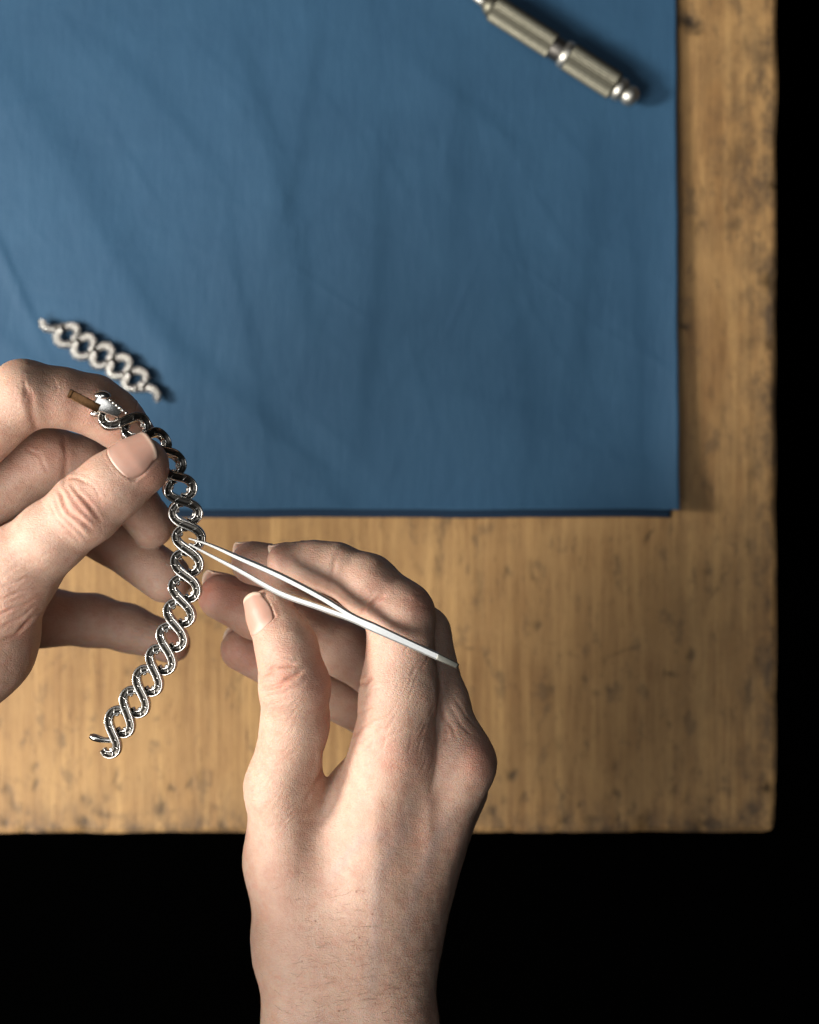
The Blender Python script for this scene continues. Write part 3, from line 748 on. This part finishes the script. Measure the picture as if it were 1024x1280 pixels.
cb = MB(); cb.tube(catmull([PX(147, 925, 187 - DZ), PX(130, 925, 187.5 - DZ), PX(112, 920, 188 - DZ)], 4), [0.9] * 5 + [1.1, 1.2, 1.2, 0.7], 9); cb.build('broken_link_end', M['silver'], held)
# clasp at its upper end: brass tongue, sprung box, folded side wings
ct = nrm(PX(158, 528, 137) - PX(88, 492, 140)); cw = nrm(np.cross((0, 0, 1), ct)); cn = np.cross(ct, cw)
tg = MB(); c0 = PX(105, 501, 147)
tg.box(c0, ct, cw, cn, 5.2, 1.4, 0.8); tg.build('clasp_tongue', M['brass'], held, bevel=0.2)
tg = MB(); tg.box(c0 - ct * 4.6 + cn * 1.0, ct, cw, cn, 0.5, 1.3, 0.25); tg.build('tongue_lip', M['brass'], held, bevel=0.1)
cb = MB(); cb.box(PX(135, 509, 145), ct, cw, cn, 4.4, 2.7, 1.7, 0.6); cb.build('clasp_box', M['silver'], held, bevel=0.45)
cb = MB(); cb.ball(PX(128, 495, 145.5), 2.1, 14, 9, (1.25, 0.8, 0.9)); cb.build('clasp_wing', M['silver'], held)
cb = MB(); cb.ball(PX(120, 517, 143.5), 1.5, 14, 9, (1.3, 0.7, 0.8)); cb.build('clasp_wing', M['silver'], held)
lp = [PX(122, 519, 142), PX(127, 527, 141), PX(134, 531, 140.5), PX(141, 529, 140.5), PX(148, 522, 141)]
cb = MB(); cb.tube(catmull(lp, 5), 0.6, 8); cb.build('safety_catch', M['silver'], held)
cb = MB()
for k in range(6): cb.ball(PX(138 + k * 4, 500 + k * 3.2, 146.0), 0.55, 7, 5)
cb.build('prong', M['silver'], held)['kind'] = 'stuff'

# the second bracelet piece, lying on the paper, stone side up
TB = [(66, 399, 4.8, 0), (88, 422, 4.8, 0), (112, 437, 4.8, 0), (132, 447, 4.8, 0), (153, 461, 4.8, 0), (170, 476, 4.8, 0), (182, 494, 4.8, 0), (188, 514, 4.8, 0)]
fr2 = Frame([PX(a, b, c) for a, b, c, d in TB], [d for *_, d in TB])
loose = empty('bracelet', tuple(PX(125, 455, 1) * S))
tag(loose, 'short jewelled bracelet section lying on the blue paper behind the fingertips', 'bracelet')
for k in range(6): link_parts(fr2, 5.0 + k * 8.9, 8.9, 4.9, -1, loose, 1.6, 'dull', (6, None) if k == 0 else (0, -7) if k == 5 else (0, None))

# ------------------------------------------------------------------ tweezers
tw = empty('tweezers', tuple(PX(400, 740, 138) * S))
tag(tw, 'slim steel tweezers held in the hand, their tips gripping the bracelet', 'tweezers')
def arm(pts, gs):
    """pts: (px,py,ztop,half thickness in plan, height of the blade)"""
    C = catmull([np.array([*PX(a, b, c), ht, hb]) for a, b, c, ht, hb in pts], 8)
    mb = MB(); V = []; F = []
    prof = [(-1, -.45), (-.4, 0.0), (.85, 0.0), (1, -.15), (1, -5), (.8, -5.1), (-.8, -5.1), (-1, -5)]
    n = len(C); m = len(prof)
    for i in range(n):
        t = nrm(C[min(i + 1, n - 1), :3] - C[max(i - 1, 0), :3]); sdv = nrm(np.cross((0, 0, 1), t)); up = np.cross(t, sdv)
        for a, b in prof: V.append(C[i, :3] + sdv * a * gs * C[i, 3] + up * (b * C[i, 3] if b > -1 else -C[i, 4] + (b + 5) * C[i, 3]))
    for i in range(n - 1):
        for k in range(m): F.append((i * m + k, (i + 1) * m + k, (i + 1) * m + (k + 1) % m, i * m + (k + 1) % m))
    F.append(tuple(range(m))); F.append(tuple((n - 1) * m + k for k in range(m))[::-1])
    mb.add(V, F); o = mb.build('tweezer_arm', M['steel'], tw, smooth=False)
    bm = bmesh.new(); bm.from_mesh(o.data); bmesh.ops.recalc_face_normals(bm, faces=bm.faces[:]); bm.to_mesh(o.data); bm.free()
    return o
arm([(236, 673, 135.5, .26, .9), (262, 681, 136.5, .45, 1.6), (300, 698, 138, .72, 3), (350, 720, 139.0, .92, 3.2), (400, 746, 140.5, .9, 3.2), (440, 770, 141.6, .85, 2.6), (470, 783.0, 142, .76, 2.2), (510, 802, 141.8, .78, 2.0), (548, 819.5, 141.5, .76, 1.8)], -1)
arm([(236, 680, 135.5, .26, .9), (262, 694, 136.5, .42, 1.6), (300, 714, 138, .62, 3), (350, 742, 139.0, .84, 3.2), (400, 760, 140.5, .86, 3.2), (440, 775, 141.6, .78, 2.6), (468, 788, 142, .76, 2.2), (510, 806, 141.8, .76, 2.0), (547, 822.5, 141.5, .76, 1.8)], 1)
e = MB(); e0 = PX(560, 827, 140.6); ed = nrm(PX(573, 832.5, 140) - PX(548, 821, 140.6))
e.box(e0, ed, nrm(np.cross((0, 0, 1), ed)), (-0.15, 0.25, 1), 3.6, 1.05, 1.0, 0.8); e.build('tweezer_heel', M['dsteel'], tw, bevel=0.4)

# ------------------------------------------------------------------ knurled hand vice
vise = empty('pin_vise', tuple(PX(690, 62, 0) * S))
tag(vise, 'knurled metal hand tool with shiny round end lying on upper blue paper', 'hand tool')
va = PX(560, -27, 10.5); vb = PX(796, 125, 8.8); vd = nrm(vb - va); vs = nrm(np.cross((0, 0, 1), vd)); vu = np.cross(vd, vs)
def lathe(prof, mat, name, seg=48, knurl=0.0, nk=24):
    mb = MB(); V = []; F = []
    for (t, r) in prof:
        for k in range(seg):
            th = 2 * math.pi * k / seg
            rr_ = r + (knurl * (1 if k % 2 else -1) if knurl and r > 3 else 0)
            V.append(va + vd * t + rr_ * (math.cos(th) * vs + math.sin(th) * vu))
    n = len(prof)
    for i in range(n - 1):
        for k in range(seg): F.append((i * seg + k, i * seg + (k + 1) % seg, (i + 1) * seg + (k + 1) % seg, (i + 1) * seg + k))
    F.append(tuple(range(seg))[::-1]); F.append(tuple((n - 1) * seg + k for k in range(seg)))
    mb.add(V, F); o = mb.build(name, mat, vise, smooth=not knurl)
    bm = bmesh.new(); bm.from_mesh(o.data); bmesh.ops.recalc_face_normals(bm, faces=bm.faces[:]); bm.to_mesh(o.data); bm.free()
    return o
q_ = SC(9)
def T(px): return (px - 560) * q_ / abs(vd[0])
k1 = [(T(618) + i * 0.8, 5.6) for i in range(int((T(690) - T(618)) / .8))]
lathe([(T(540), 1.2), (T(590), 1.5), (T(600), 2.2), (T(610), 2.6)], M['chrome'], 'collet', 24)
lathe([(T(606), 2.6), (T(610), 3.8), (T(617), 5.2)], M['knurl'], 'collet_nut', 32)
lathe([(T(616), 4.6), (T(618), 5.7)] + k1 + [(T(690), 5.7), (T(692), 4.8)], M['knurl'], 'front_grip', 64, 0.16)
lathe([(T(688), 5.0), (T(691), 5.2), (T(704), 5.2), (T(706), 5.0)], M['oxid'], 'neck', 40)
lathe([(T(703), 5.2), (T(705), 6.1), (T(710), 6.3), (T(712), 6.0)], M['chrome'], 'collar_ring', 48)
k2 = [(T(712) + i * 0.8, 6.1) for i in range(int((T(768) - T(712)) / .8))]
lathe([(T(711), 5.5)] + k2 + [(T(768), 6.1), (T(770), 5.0)], M['knurl'], 'rear_grip', 64, 0.18)
lathe([(T(769), 3.8), (T(771), 5.0), (T(775), 5.4), (T(779), 5.0), (T(781), 3.4)], M['chrome'], 'end_nut', 32)
lathe([(T(780), 2.9), (T(782), 4.0), (T(786), 4.5), (T(790), 4.5), (T(794), 3.6), (T(797), 2.0)], M['chrome'], 'end_ball', 32)
